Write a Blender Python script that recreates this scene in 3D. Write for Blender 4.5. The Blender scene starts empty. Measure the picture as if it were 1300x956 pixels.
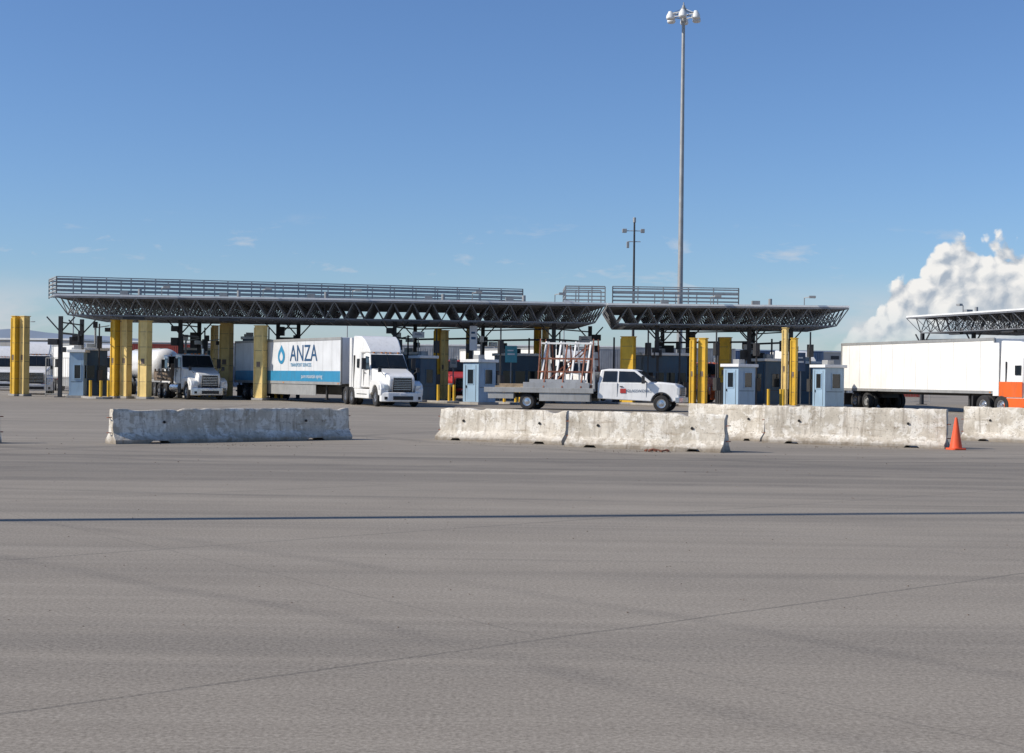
import bpy, math, random
from mathutils import Vector, Matrix, noise
random.seed(7)
scene=bpy.context.scene
scene.view_settings.view_transform='Standard'
scene.view_settings.look='None'
scene.view_settings.exposure=0
R=math.radians
F=1806.0; H=1.62; ROLL=0.0125      # surveying constants of the photograph (bearing/elevation -> metres)
def at(px,py,d):
    u=px-650; v=480-py
    return Vector(((u-v*ROLL)*d/F, d, H+(u*ROLL+v)*d/F))
def g(px,py):
    u=px-650; v=480-py
    u0=u-v*ROLL; v0=u*ROLL+v
    d=-H*F/v0
    return Vector((u0*d/F,d,0))
def gx(px,d):
    u=px-650; v=-H*F/d-u*ROLL
    return (u-v*ROLL)*d/F

# ---------------------------------------------------------------- materials
def newmat(name):
    m=bpy.data.materials.new(name); m.use_nodes=True
    nt=m.node_tree; return m,nt,nt.nodes,nt.links,nt.nodes['Principled BSDF']
def mth(nt,op,a,b=None,c=None,clamp=False):
    n=nt.nodes.new('ShaderNodeMath'); n.operation=op; n.use_clamp=clamp
    for i,x in enumerate((a,b,c)):
        if x is None: continue
        if isinstance(x,(int,float)): n.inputs[i].default_value=x
        else: nt.links.new(x,n.inputs[i])
    return n.outputs[0]
def mixc(nt,fac,a,b,mode='MIX'):
    n=nt.nodes.new('ShaderNodeMix'); n.data_type='RGBA'; n.blend_type=mode
    for s,x in ((n.inputs[0],fac),(n.inputs[6],a),(n.inputs[7],b)):
        if isinstance(x,(int,float)): s.default_value=x
        elif isinstance(x,(tuple,list)): s.default_value=(*x[:3],1)
        else: nt.links.new(x,s)
    return n.outputs[2]
def noi(nt,vec,scale,detail=4,rough=.55,dist=0):
    n=nt.nodes.new('ShaderNodeTexNoise'); n.inputs['Scale'].default_value=scale
    n.inputs['Detail'].default_value=detail; n.inputs['Roughness'].default_value=rough
    n.inputs['Distortion'].default_value=dist
    nt.links.new(vec,n.inputs['Vector']); return n.outputs[0]
def mapr(nt,x,a,b,c=0,d=1,smooth=False):
    n=nt.nodes.new('ShaderNodeMapRange'); n.clamp=True
    if smooth: n.interpolation_type='SMOOTHSTEP'
    nt.links.new(x,n.inputs[0])
    for i,v in enumerate((a,b,c,d)): n.inputs[i+1].default_value=v
    return n.outputs[0]
def mapping(nt,vec,scale=(1,1,1),rot=(0,0,0),loc=(0,0,0)):
    n=nt.nodes.new('ShaderNodeMapping'); nt.links.new(vec,n.inputs[0])
    n.inputs['Scale'].default_value=scale; n.inputs['Rotation'].default_value=rot; n.inputs['Location'].default_value=loc
    return n.outputs[0]
def mat(name,col,rough=.6,metal=0,var=.12,scale=2.0,dirt=.25,dirtcol=(.13,.11,.09),bump=0.0,coat=0):
    m,nt,N,L,B=newmat(name)
    tc=N.new('ShaderNodeTexCoord').outputs['Object']
    n1=noi(nt,tc,scale,2)
    c=mixc(nt,mapr(nt,n1,.3,.7),[x*(1-var) for x in col],[min(1,x*(1+var)) for x in col])
    st=noi(nt,mapping(nt,tc,(3,3,.6)),scale*1.3,4,.65)
    c=mixc(nt,mapr(nt,st,.48,.75,0,dirt),c,dirtcol)
    L.new(c,B.inputs['Base Color'])
    L.new(mapr(nt,st,.3,.75,rough*.85,min(1,rough*1.25)),B.inputs['Roughness'])
    B.inputs['Metallic'].default_value=metal
    if coat: B.inputs['Coat Weight'].default_value=coat
    return m
white=mat('white_paint',(.84,.83,.80),.35,0,.04,1.2,.2,coat=.3)
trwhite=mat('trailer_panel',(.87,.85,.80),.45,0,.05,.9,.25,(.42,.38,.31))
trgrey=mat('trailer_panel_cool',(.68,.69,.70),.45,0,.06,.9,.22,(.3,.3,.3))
blueband=mat('blue_band',(.03,.24,.42),.45,0,.08,1,.2)
navy=mat('navy_vinyl',(.02,.08,.18),.5,0,.05,1,.1)
yellow=mat('yellow_cladding',(.78,.47,.035),.55,0,.14,1.6,.35,(.25,.16,.06))
paleyellow=mat('pale_yellow_cladding',(.82,.60,.22),.55,0,.12,1.6,.35,(.3,.2,.1))
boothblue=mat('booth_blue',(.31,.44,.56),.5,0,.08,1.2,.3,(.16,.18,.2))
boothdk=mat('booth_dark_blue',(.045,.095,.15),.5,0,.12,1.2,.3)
glass=mat('dark_glass',(.015,.02,.025),.08,0,.1,1,.1)
steel=mat('galvanised_steel',(.38,.38,.37),.55,.4,.1,2,.3)
dksteel=mat('dark_steel',(.045,.046,.05),.55,.2,.15,2,.3)
truss_m=mat('truss_steel',(.22,.225,.24),.5,.2,.15,2,.3)
roofu=mat('roof_deck',(.13,.135,.145),.7,0,.1,1,.3)
fascia=mat('fascia_white',(.80,.80,.78),.5,0,.06,1,.2)
rubber=mat('rubber',(.022,.022,.023),.85,0,.2,3,.5,(.10,.09,.08))
chrome=mat('chrome',(.65,.66,.68),.25,.9,.05,2,.15)
black=mat('black_plastic',(.02,.02,.022),.5,0,.2,3,.3,(.08,.07,.06))
orange=mat('orange_paint',(.75,.13,.02),.4,0,.08,1.2,.2,coat=.3)
red=mat('red_paint',(.45,.035,.03),.45,0,.1,1.5,.25)
coneo=mat('cone_orange',(.85,.10,.025),.55,0,.1,6,.35,(.25,.08,.05))
lens=mat('headlamp_lens',(.6,.62,.65),.1,.3,.1,4,.05)
amber=mat('amber_lens',(.8,.25,.02),.3,0,.1,4,.05)
rust=mat('rusty_steel',(.26,.10,.06),.75,0,.3,4,.5,(.10,.05,.03))
wood=mat('timber',(.34,.26,.17),.8,0,.25,4,.4,(.15,.1,.07))
brown=mat('dirty_brown_steel',(.20,.15,.11),.8,0,.25,3,.5,(.3,.24,.18))
concrete=mat('island_concrete',(.36,.34,.31),.9,0,.15,1.5,.4,(.15,.14,.12))
whwall=mat('warehouse_wall',(.45,.43,.40),.8,0,.1,.2,.2)
cont_r=mat('container_red',(.35,.06,.04),.6,0,.15,1,.3)
cont_b=mat('container_blue',(.06,.11,.20),.6,0,.15,1,.3)
cont_g=mat('container_grey',(.35,.36,.37),.6,0,.15,1,.3)
mirrorg=mat('sign_white',(.75,.76,.78),.5,0,.05,2,.1)
teal=mat('teal_panel',(.08,.35,.42),.5,0,.1,2,.2)

def barrier_mat():
    m,nt,N,L,B=newmat('weathered_concrete')
    tcn=N.new('ShaderNodeTexCoord'); tc=tcn.outputs['Object']
    oi=N.new('ShaderNodeObjectInfo')
    off=N.new('ShaderNodeVectorMath'); off.operation='ADD'
    cmb=N.new('ShaderNodeCombineXYZ'); L.new(mth(nt,'MULTIPLY',oi.outputs['Random'],37.0),cmb.inputs[0])
    L.new(tc,off.inputs[0]); L.new(cmb.outputs[0],off.inputs[1]); v=off.outputs[0]
    c=mixc(nt,mapr(nt,noi(nt,v,1.1,5,.6),.35,.65),(.46,.41,.33),(.72,.66,.56))
    c=mixc(nt,mapr(nt,noi(nt,v,3.2,7,.7,.5),.50,.56,0,.8),c,(.80,.76,.68))
    c=mixc(nt,mapr(nt,noi(nt,mapping(nt,v,(5,5,.35)),1.6,5,.7),.5,.74,0,.8),c,(.20,.155,.11))
    c=mixc(nt,mapr(nt,noi(nt,mapping(nt,v,(.7,.7,5)),1.8,5,.7),.56,.70,0,.65),c,(.26,.19,.12))
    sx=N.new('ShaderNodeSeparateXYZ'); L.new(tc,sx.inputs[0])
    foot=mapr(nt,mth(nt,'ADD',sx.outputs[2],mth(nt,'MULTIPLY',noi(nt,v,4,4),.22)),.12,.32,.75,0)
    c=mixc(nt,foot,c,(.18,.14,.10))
    c=mixc(nt,mapr(nt,noi(nt,v,26,3,.6),.60,.68,0,.7),c,(.16,.135,.11))
    L.new(c,B.inputs['Base Color']); B.inputs['Roughness'].default_value=.95
    b=N.new('ShaderNodeBump'); b.inputs['Strength'].default_value=.6; b.inputs['Distance'].default_value=.02
    L.new(noi(nt,v,18,6,.7),b.inputs['Height']); L.new(b.outputs[0],B.inputs['Normal'])
    return m
barm=barrier_mat()

# ---------------------------------------------------------------- mesh builder
class M:
    def __init__(s): s.v=[]; s.f=[]
    def add(s,vs,fs):
        o=len(s.v); s.v+= [tuple(p) for p in vs]; s.f+=[tuple(i+o for i in f) for f in fs]; return s
    def box(s,x0,x1,y0,y1,z0,z1):
        return s.add([(x,y,z) for x in(x0,x1) for y in(y0,y1) for z in(z0,z1)],
          [(0,1,3,2),(4,6,7,5),(0,4,5,1),(2,3,7,6),(0,2,6,4),(1,5,7,3)])
    def beam(s,p,q,w,h=None):
        h=h or w; p=Vector(p); q=Vector(q); d=(q-p)
        if d.length<1e-6: return s
        d.normalize(); up=Vector((0,0,1)) if abs(d.z)<.95 else Vector((1,0,0))
        a=d.cross(up).normalized()*w/2; b=a.cross(d).normalized()*h/2
        vs=[p-a-b,p+a-b,p+a+b,p-a+b,q-a-b,q+a-b,q+a+b,q-a+b]
        return s.add(vs,[(0,3,2,1),(4,5,6,7),(0,1,5,4),(1,2,6,5),(2,3,7,6),(3,0,4,7)])
    def cyl(s,p,q,r,r2=None,n=16):
        r2=r if r2 is None else r2; p=Vector(p); q=Vector(q); d=(q-p).normalized()
        up=Vector((0,0,1)) if abs(d.z)<.95 else Vector((1,0,0))
        a=d.cross(up).normalized(); b=a.cross(d)
        vs=[p+(a*math.cos(t)+b*math.sin(t))*r for t in [2*math.pi*i/n for i in range(n)]]+\
           [q+(a*math.cos(t)+b*math.sin(t))*r2 for t in [2*math.pi*i/n for i in range(n)]]
        return s.add(vs,[(i,n+i,n+(i+1)%n,(i+1)%n) for i in range(n)]+[tuple(range(n)),tuple(range(2*n-1,n-1,-1))])
    def wedge(s,prof):           # side profile (x,z,halfwidth)
        n=len(prof)
        vs=[(x,-h,z) for x,z,h in prof]+[(x,h,z) for x,z,h in prof]
        return s.add(vs,[(i,(i+1)%n,n+(i+1)%n,n+i) for i in range(n)]+[tuple(range(n-1,-1,-1)),tuple(range(n,2*n))])
    def side(s,prof,y0,y1):
        n=len(prof)
        vs=[(x,y0,z) for x,z in prof]+[(x,y1,z) for x,z in prof]
        return s.add(vs,[(i,(i+1)%n,n+(i+1)%n,n+i) for i in range(n)]+[tuple(range(n-1,-1,-1)),tuple(range(n,2*n))])
    def plan(s,prof,z0,z1):
        n=len(prof)
        vs=[(x,y,z0) for x,y in prof]+[(x,y,z1) for x,y in prof]
        return s.add(vs,[(i,(i+1)%n,n+(i+1)%n,n+i) for i in range(n)]+[tuple(range(n-1,-1,-1)),tuple(range(n,2*n))])
    def slab(s,pts,t):
        p=[Vector(a) for a in pts]; nrm=(p[1]-p[0]).cross(p[2]-p[0]).normalized()*t; n=len(p)
        return s.add([a-nrm for a in p]+[a+nrm for a in p],[(i,(i+1)%n,n+(i+1)%n,n+i) for i in range(n)]+[tuple(range(n-1,-1,-1)),tuple(range(n,2*n))])
    def lathe(s,c,axis,prof,n=24):   # prof (r, offset along axis)
        c=Vector(c); ax=Vector(axis).normalized(); up=Vector((0,0,1)) if abs(ax.z)<.9 else Vector((1,0,0))
        a=ax.cross(up).normalized(); b=a.cross(ax); m=len(prof)
        vs=[c+ax*o+(a*math.cos(2*math.pi*i/n)+b*math.sin(2*math.pi*i/n))*r for i in range(n) for r,o in prof]
        fs=[(i*m+j,i*m+j+1,((i+1)%n)*m+j+1,((i+1)%n)*m+j) for i in range(n) for j in range(m-1)]
        return s.add(vs,fs)
    def obj(s,name,ma,parent=None,bevel=0,smooth=False,seg=2):
        me=bpy.data.meshes.new(name); me.from_pydata(s.v,[],s.f); me.update()
        import bmesh
        bm=bmesh.new(); bm.from_mesh(me); bmesh.ops.recalc_face_normals(bm,faces=bm.faces); bm.to_mesh(me); bm.free()
        o=bpy.data.objects.new(name,me); scene.collection.objects.link(o)
        me.materials.append(ma)
        if parent: o.parent=parent
        if bevel:
            b=o.modifiers.new('bevel','BEVEL'); b.width=bevel; b.segments=seg; b.limit_method='ANGLE'; b.angle_limit=R(25)
        if smooth or bevel:
            for p in me.polygons: p.use_smooth=True
            try: me.set_sharp_from_angle(angle=R(38))
            except Exception: pass
            if bevel:
                w=o.modifiers.new('wn','WEIGHTED_NORMAL'); w.keep_sharp=True
        return o
def E(name,loc=(0,0,0),rz=0,parent=None):
    e=bpy.data.objects.new(name,None); scene.collection.objects.link(e)
    e.location=loc; e.rotation_euler=(0,0,rz); e.empty_display_size=.3
    if parent: e.parent=parent
    return e

# ---------------------------------------------------------------- vehicles
def wheels(P,lst,r=.5,w=.28,hub=None,nm='wheel'):
    hub=hub or steel
    t=M(); h=M()
    for x,y,dual in lst:
        sg=1 if y>0 else -1
        for k in range(2 if dual else 1):
            yy=y-sg*k*(w+.04)
            t.lathe((x,yy,r),(0,sg,0),[(r*.52,-w/2),(r*.9,-w/2),(r*.985,-w*.36),(r,-w*.2),(r,w*.2),(r*.985,w*.36),(r*.9,w/2),(r*.56,w/2),(r*.54,w*.3)],28)
        h.lathe((x,y,r),(0,sg,0),[(r*.56,w*.42),(r*.50,w*.40),(r*.46,w*.08),(r*.24,w*.12),(r*.22,w*.5),(0.001,w*.55)],20)
        h.lathe((x,y,r),(0,sg,0),[(r*.55,w*.1),(0.001,w*.06)],20)
    t.obj(nm+'_tyres',rubber,P,smooth=True); h.obj(nm+'_rims',hub,P,smooth=True)

def tractor(P,paint,sleeper=True,stripe=None,bumper=None):
    M().box(-3.5,3.2,-.45,-.3,.75,1.0).box(-3.5,3.2,.3,.45,.75,1.0).box(-3.4,-3.2,-.4,.4,.7,1.0).obj('frame_rails',black,P)
    wheels(P,[(2.5,1.03,0),(2.5,-1.03,0),(-1.9,1.12,1),(-1.9,-1.12,1),(-3.2,1.12,1),(-3.2,-1.12,1)],.51,.28,chrome)
    M().cyl((2.5,-1,.5),(2.5,1,.5),.07).cyl((-1.9,-1,.5),(-1.9,1,.5),.12).cyl((-3.2,-1,.5),(-3.2,1,.5),.12).obj('axles',black,P)
    M().wedge([(1.25,1.0,1.02),(3.45,.8,.74),(3.62,1.05,.72),(3.66,1.45,.70),(3.5,1.66,.72),(2.9,1.82,.80),(1.25,2.06,1.02)]).obj('hood',paint,P,.07)
    arch=[(2.5+.63*math.cos(R(a)),.52+.63*math.sin(R(a))) for a in range(8,173,15)]
    fp=[(1.5,.62),(1.45,1.25),(1.8,1.42),(3.0,1.40),(3.5,1.22),(3.66,.95),(3.6,.6)]
    prof=fp+arch
    M().side(prof,.74,1.19).side(prof,-1.19,-.74).obj('fenders',paint,P,.05)
    M().plan([(3.4,-1.2),(3.6,-1.15),(3.82,-.8),(3.86,0),(3.82,.8),(3.6,1.15),(3.4,1.2)],.28,.78).obj('bumper',bumper or paint,P,.05)
    M().box(3.8,3.875,-.55,.55,.38,.58).box(3.68,3.79,-1.0,-.7,.4,.55).box(3.68,3.79,.7,1.0,.4,.55).obj('lower_intake',black,P)
    gr=M().slab([(3.63,-.56,.82),(3.63,.56,.82),(3.70,.50,1.54),(3.70,-.50,1.54)],.02); gr.obj('grille',black,P)
    sl=M()
    for i in range(6):
        z=.92+i*.1; sl.box(3.645+i*.0105,3.683+i*.0105,-.48,.48,z,z+.022)
    sl.beam((3.67,-.57,.80),(3.72,-.51,1.56),.035).beam((3.67,.57,.80),(3.72,.51,1.56),.035).beam((3.72,-.51,1.56),(3.72,.51,1.56),.035)
    sl.obj('grille_bars',chrome,P)
    M().plan([(3.3,.76),(3.70,.76),(3.64,1.0),(3.45,1.205),(3.3,1.21)],.90,1.16).plan([(3.3,-.76),(3.70,-.76),(3.64,-1.0),(3.45,-1.205),(3.3,-1.21)],.90,1.16).obj('headlights',lens,P,.02)
    M().wedge([(-.42,1.0,1.12),(1.32,1.0,1.12),(1.32,2.0,1.10),(.72,2.88,.98),(-.42,2.95,.98)]).obj('cab',paint,P,.06)
    w=M(); w.slab([(1.29,-1.04,2.06),(1.29,1.04,2.06),(.78,.91,2.81),(.78,-.91,2.81)],.025); 
    def hw(z): return 1.10+(z-2.0)*(.98-1.10)/.9
    for s in(-1,1):
        q=[(.12,1.98),(1.16,2.02),(.72,2.70),(.12,2.74)]
        if s>0:q=q[::-1]
        w.slab([(x,s*(hw(z)+.002),z) for x,z in q],.014)
    if sleeper:
        for s in(-1,1): w.box(-1.0,-.6,s*1.185-.02,s*1.185+.02,2.1,2.6)
    w.obj('windows',glass,P)
    M().beam((1.32,0,2.05),(.78,0,2.84),.035).beam((1.25,.2,2.2),(1.3,.9,2.1),.02).beam((1.25,-.6,2.2),(1.3,.1,2.1),.02).obj('windshield_post_and_wipers',black,P)
    d=M()
    for s in(-1,1):
        for x in(.06,1.2): d.box(x,x+.02,s*1.10-.03,s*1.10+.03,1.1,2.0)
        d.box(.3,.48,s*1.125-.02,s*1.125+.02,1.78,1.83)
        d.beam((1.15,s*1.1,2.0),(1.15,s*1.38,2.05),.03).beam((1.0,s*1.05,2.65),(1.15,s*1.38,2.6),.03)
        d.box(1.08,1.22,s*1.42-.11,s*1.42+.11,2.0,2.62)
    d.obj('mirrors_and_door_seams',black,P,.01)
    hm_=M()
    for s in(-1,1): hm_.beam((2.9,s*.8,1.7),(3.05,s*1.05,1.95),.025).box(2.98,3.08,s*1.07-.09,s*1.07+.09,1.85,2.1)
    hm_.obj('hood_mirrors',black,P,.01)
    if sleeper:
        M().wedge([(-2.1,.9,1.2),(-.44,.9,1.2),(-.44,2.9,1.12),(.6,2.93,.9),(.30,3.25,.98),(-.25,3.65,1.03),(-.8,3.86,1.06),(-2.1,3.92,1.10)]).obj('sleeper',paint,P,.08)
        M().box(-2.55,-2.13,-1.2,-1.15,1.0,3.8).box(-2.55,-2.13,1.15,1.2,1.0,3.8).obj('side_extenders',paint,P,.01)
        M().box(-1.7,1.35,-1.19,-1.0,.4,.92).box(-1.7,1.35,1.0,1.19,.4,.92).obj('side_skirts',paint,P,.04)
        M().box(-1.65,-1.62,-1.215,1.215,1.0,2.8).box(-1.0,1.0,-1.2,-1.192,.62,.66).box(-1.0,1.0,1.192,1.2,.62,.66).obj('panel_seams',black,P)
    else:
        M().cyl((-.9,.95,.72),(.9,.95,.72),.3).cyl((-.9,-.95,.72),(.9,-.95,.72),.3).obj('fuel_tanks',chrome,P,smooth=True)
        M().cyl((-.6,.9,1.0),(-.6,.9,3.3),.08).obj('exhaust_stack',chrome,P,smooth=True)
        M().box(.9,1.35,-1.18,-1.0,.42,.95).box(.9,1.35,1.0,1.18,.42,.95).obj('steps',black,P)
    am=M()
    for y in(-.7,-.25,0,.25,.7): am.box(.62,.70,y-.05,y+.05,2.90,2.96)
    am.obj('marker_lights',amber,P)
    M().box(-3.0,-2.2,-.45,.45,1.0,1.14).obj('fifth_wheel',black,P,.02)
    M().box(-3.95,-3.93,-1.25,-.65,.2,1.0).box(-3.95,-3.93,.65,1.25,.2,1.0).obj('mud_flaps',black,P)
    M().box(3.87,3.885,-.16,.16,.62,.72).obj('number_plate',mirrorg,P)

def trailer(P,body,h=4.05,Lr=16.0,band=None,skirt=True,trim=steel):
    M().box(-Lr,0,-1.29,1.29,1.15,h).obj('box_body',body,P,.04)
    t=M()
    for s in(-1,1):
        t.box(-Lr-.01,.01,s*1.30-.02,s*1.30+.02,h-.14,h+.01).box(-Lr-.01,.01,s*1.30-.02,s*1.30+.02,1.10,1.26)
        t.box(-.06,.02,s*1.27-.05,s*1.27+.05,1.12,h-.02).box(-Lr-.02,-Lr+.1,s*1.27-.05,s*1.27+.05,1.12,h-.02)
    t.obj('rails',trim,P)
    s_=M(); x=-1.22
    while x>-Lr+.5:
        s_.box(x-.009,x+.009,-1.2935,1.2935,1.28,h-.16); x-=1.22
    s_.obj('panel_joints',trim,P)
    M().box(-Lr+.1,-.3,-.5,-.4,.95,1.12).box(-Lr+.1,-.3,.4,.5,.95,1.12).box(-2.8,-2.65,-.9,-.8,.25,1.1).box(-2.8,-2.65,.8,.9,.25,1.1).box(-2.9,-2.55,-.95,-.75,.2,.25).box(-2.9,-2.55,.75,.95,.2,.25).obj('underframe_and_landing_gear',black,P)
    wheels(P,[(-Lr+1.6,1.12,1),(-Lr+1.6,-1.12,1),(-Lr+2.9,1.12,1),(-Lr+2.9,-1.12,1)],.5,.27,steel,'trailer_wheel')
    M().box(-Lr+.9,-Lr+3.6,-.6,.6,.7,1.0).box(-Lr+.3,-Lr+.33,-1.25,-.65,.2,.95).box(-Lr+.3,-Lr+.33,.65,1.25,.2,.95).obj('bogie',black,P)
    M().box(-Lr-.05,-Lr+.02,-1.2,1.2,.5,.6).box(-Lr-.03,-Lr,-1.0,-.9,.6,1.12).box(-Lr-.03,-Lr,.9,1.0,.6,1.12).obj('underride_guard',steel,P)
    if skirt: M().box(-Lr+4.4,-3.4,-1.27,-1.24,.45,1.1).box(-Lr+4.4,-3.4,1.24,1.27,.45,1.1).obj('side_skirts',trim,P)
    a=M()
    for x in(-.3,-Lr/2,-Lr+.3):
        a.box(x-.06,x+.06,-1.335,1.335,1.15,1.2)
    a.obj('side_markers',amber,P)
    if band:
        M().box(-Lr+.12,-.1,-1.303,1.303,1.27,1.9).obj('blue_band',band,P)

def text(P,body,size,loc,ma,rot=(R(90),0,0)):
    c=bpy.data.curves.new('lettering','FONT'); c.body=body; c.size=size; c.extrude=.002
    o=bpy.data.objects.new('lettering',c); scene.collection.objects.link(o); o.parent=P
    o.location=loc; o.rotation_euler=rot; c.materials.append(ma); return o

# lettered water company truck
ang=R(-57)
P=E('semi_truck',(gx(458,82.5),82.5,0),ang)
TR=E('trailer',(0,0,0),0,P); TT=E('tractor',(1.1,0,0),R(-11),P)
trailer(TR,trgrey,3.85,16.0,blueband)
tractor_shift=E('tractor_body',(2.5,0,0),0,TT); tractor(tractor_shift,white)
text(TR,'ANZA',1.42,(-7.1,-1.312,2.5),navy)
text(TR,'TRANSPORT SERVICES',.30,(-7.0,-1.312,2.16),blueband)
text(TR,'pure mountain spring',.34,(-5.4,-1.312,1.47),trgrey)
dp=[(-8.4+.52*math.cos(R(a)),2.8+.48*math.sin(R(a))) for a in range(140,401,15)]+[(-8.4,3.5)]
M().side(dp,-1.309,-1.299).obj('drop_logo',blueband,TR)
dp=[(-8.4+.24*math.cos(R(a)),2.75+.23*math.sin(R(a))) for a in range(140,401,15)]+[(-8.4,3.1)]
M().side(dp,-1.314,-1.3095).obj('drop_logo_inner',trgrey,TR)

# right-hand white trailer truck
A=at(1262,480,75.5); Bq=at(1072,480,90)
a2=math.atan2(A.y-Bq.y,A.x-Bq.x)
nrm=Vector((math.cos(a2+math.pi/2),math.sin(a2+math.pi/2),0))*1.3
P=E('semi_truck',Vector((A.x,A.y,0))+nrm,a2)
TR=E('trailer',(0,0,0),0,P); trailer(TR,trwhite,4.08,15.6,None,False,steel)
TT=E('tractor',(2.65,-.05,0),R(8),P); tractor(TT,white,True,bumper=orange)
M().box(-.4,1.25,-1.145,-1.125,1.02,1.75).box(-.4,1.25,1.125,1.145,1.02,1.75).box(-2.08,-.46,-1.225,-1.203,.95,1.75).box(-2.08,-.46,1.203,1.225,.95,1.75).obj('orange_panels',orange,TT)
M().box(-1.72,1.36,-1.21,-1.195,.42,.9).box(-1.72,1.36,1.195,1.21,.42,.9).obj('orange_skirts',orange,TT)

# medium day-cab dump truck in left lane
P=E('dump_truck',(gx(262,90)-1.6,93,0),R(-60))
tractor(P,white,False,bumper=chrome)
M().box(-4.6,-.7,-1.2,1.2,1.15,1.35).box(-4.6,-4.5,-1.2,1.2,1.35,1.8).box(-.8,-.7,-1.2,1.2,1.35,2.3).obj('dump_bed',brown,P,.03)
b=M()
for x in(-4.4,-3.5,-2.6,-1.7,-.9):
    b.box(x,x+.1,-1.24,-1.16,1.2,1.95).box(x,x+.1,1.16,1.24,1.2,1.95)
b.box(-4.6,-.7,-1.22,-1.17,1.35,1.75).box(-4.6,-.7,1.17,1.22,1.35,1.75)
b.obj('bed_sides',brown,P)

def simple_cab(px,d,paint,rz=R(-66),sl=True,nm='truck_tractor'):
    P=E(nm,(gx(px,d),d,0),rz); tractor(P,paint,sl); return P
simple_cab(46,106,white,R(-72)); 
simple_cab(6,126,white,R(-70))
simple_cab(897,104,orange,R(-75),False)
simple_cab(568,108,red,R(-70),False)
simple_cab(1018,104,white,R(-70))
P=E('semi_truck',(gx(700,112),112,0),R(-62)); tractor(E('tractor',(3.5,0,0),0,P),white); trailer(E('trailer',(0,0,0),0,P),trwhite,4.05,14)
P=E('semi_truck',(gx(125,116),116,0),R(-62)); tractor(E('tractor',(3.5,0,0),0,P),white); trailer(E('trailer',(0,0,0),0,P),trwhite,4.05,14)
P=E('tank_truck',(gx(212,104),104,0),R(-62))
tractor(E('tractor',(3.2,0,0),0,P),white,False)
M().lathe((-5,0,2.35),(1,0,0),[(.001,-5.3),(.6,-5.2),(1.0,-4.9),(1.12,-4.5),(1.12,4.5),(1.0,4.9),(.6,5.2),(.001,5.3)],32).obj('tank',white,P,smooth=True)
M().box(-9.5,0,-.5,.5,1.0,1.25).box(-9,-1,-.3,.3,3.45,3.5).obj('tank_saddle',steel,P)
wheels(P,[(-8.4,1.1,1),(-8.4,-1.1,1),(-7.1,1.1,1),(-7.1,-1.1,1)],.5,.27,steel,'trailer_wheel')

# flatbed service truck with glass rack
fr=Vector((gx(871,72.5),72.5,0)); th=R(-17)
P=E('flatbed_truck',(fr.x-10.35*math.cos(th),fr.y-10.35*math.sin(th)+.3,0),th)
archf=[(9.28+.52*math.cos(R(a)),.45+.52*math.sin(R(a))) for a in range(5,176,14)]
body=[(5.95,.62),(5.95,1.46),(8.72,1.46),(9.4,1.45),(9.98,1.39),(10.16,1.24),(10.20,.62)]+archf
m=M(); n=len(body)
def hwb(x,z): 
    b=1.0
    if x>8.7: b-= (x-8.7)*.05
    return b-(.04 if z>1.3 else 0)
m.wedge([(x,z,hwb(x,z)) for x,z in body]).obj('body',white,P,.04)
M().wedge([(5.97,1.44,.95),(6.08,2.10,.80),(6.5,2.16,.78),(7.7,2.15,.78),(7.95,2.09,.79),(8.85,1.44,.93)]).obj('cab_roof',white,P,.05)
M().wedge([(8.9,1.44,.6),(9.95,1.38,.55),(9.9,1.44,.5),(9.0,1.52,.55)]).obj('hood_bulge',white,P,.03)
w=M()
def hg(z): return .95+(z-1.44)*(.80-.95)/.68
for s in(-1,1):
    for q in ([(6.2,1.49),(6.95,1.49),(6.95,2.04),(6.27,2.04)],[(7.05,1.49),(8.55,1.49),(7.85,2.02),(7.05,2.04)]):
        if s>0:q=q[::-1]
        w.slab([(x,s*(hg(z)+.004),z) for x,z in q],.014)
w.slab([(8.77,-.88,1.50),(8.77,.88,1.50),(8.01,.76,2.05),(8.01,-.76,2.05)],.025)
w.obj('windows',glass,P)
d=M()
for s in(-1,1):
    for x in(6.98,8.5): d.box(x,x+.015,s*.985-.018,s*.985+.018,.72,1.44)
    d.box(7.12,7.28,s*1.0-.02,s*1.0+.02,1.24,1.28)
    d.beam((8.4,s*.95,1.55),(8.4,s*1.15,1.55),.04).box(8.33,8.45,s*1.22-.13,s*1.22+.13,1.42,1.82)
    d.side([(9.28+.55*math.cos(R(a)),.45+.55*math.sin(R(a))) for a in range(5,176,14)]+[(9.28+.49*math.cos(R(a)),.45+.49*math.sin(R(a))) for a in range(175,4,-14)],s*.975-.01,s*.975+.012)
d.box(10.18,10.22,-.64,.64,.80,1.26)
d.obj('trim_and_mirrors',black,P,.005)
s_=M()
for i in range(4): s_.box(10.21,10.235,-.62,.62,.86+i*.1,.885+i*.1)
s_.plan([(10.0,-1.0),(10.2,-.98),(10.36,-.7),(10.38,0),(10.36,.7),(10.2,.98),(10.0,1.0)],.48,.74)
s_.obj('grille_and_bumper',chrome,P,.02)
M().box(10.05,10.22,-.93,-.67,.86,1.24).box(10.05,10.22,.67,.93,.86,1.24).obj('headlights',lens,P,.03)
M().box(7.15,7.45,-1.012,-1.0,.92,1.15).obj('door_badge',red,P)
text(P,'GLASSWORKS',.2,(7.5,-1.006,.98),navy)
wheels(P,[(9.28,.88,0),(9.28,-.88,0),(2.2,.98,1),(2.2,-.98,1)],.42,.24,chrome)
M().box(.2,10,-.42,-.3,.62,.85).box(.2,10,.3,.42,.62,.85).cyl((9.28,-.8,.42),(9.28,.8,.42),.07).cyl((2.2,-.8,.42),(2.2,.8,.42),.1).obj('chassis',black,P)
M().box(-.1,5.85,-1.2,1.2,.98,1.1).box(5.72,5.84,-1.1,1.1,1.1,2.0).obj('deck',steel,P,.01)
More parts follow.
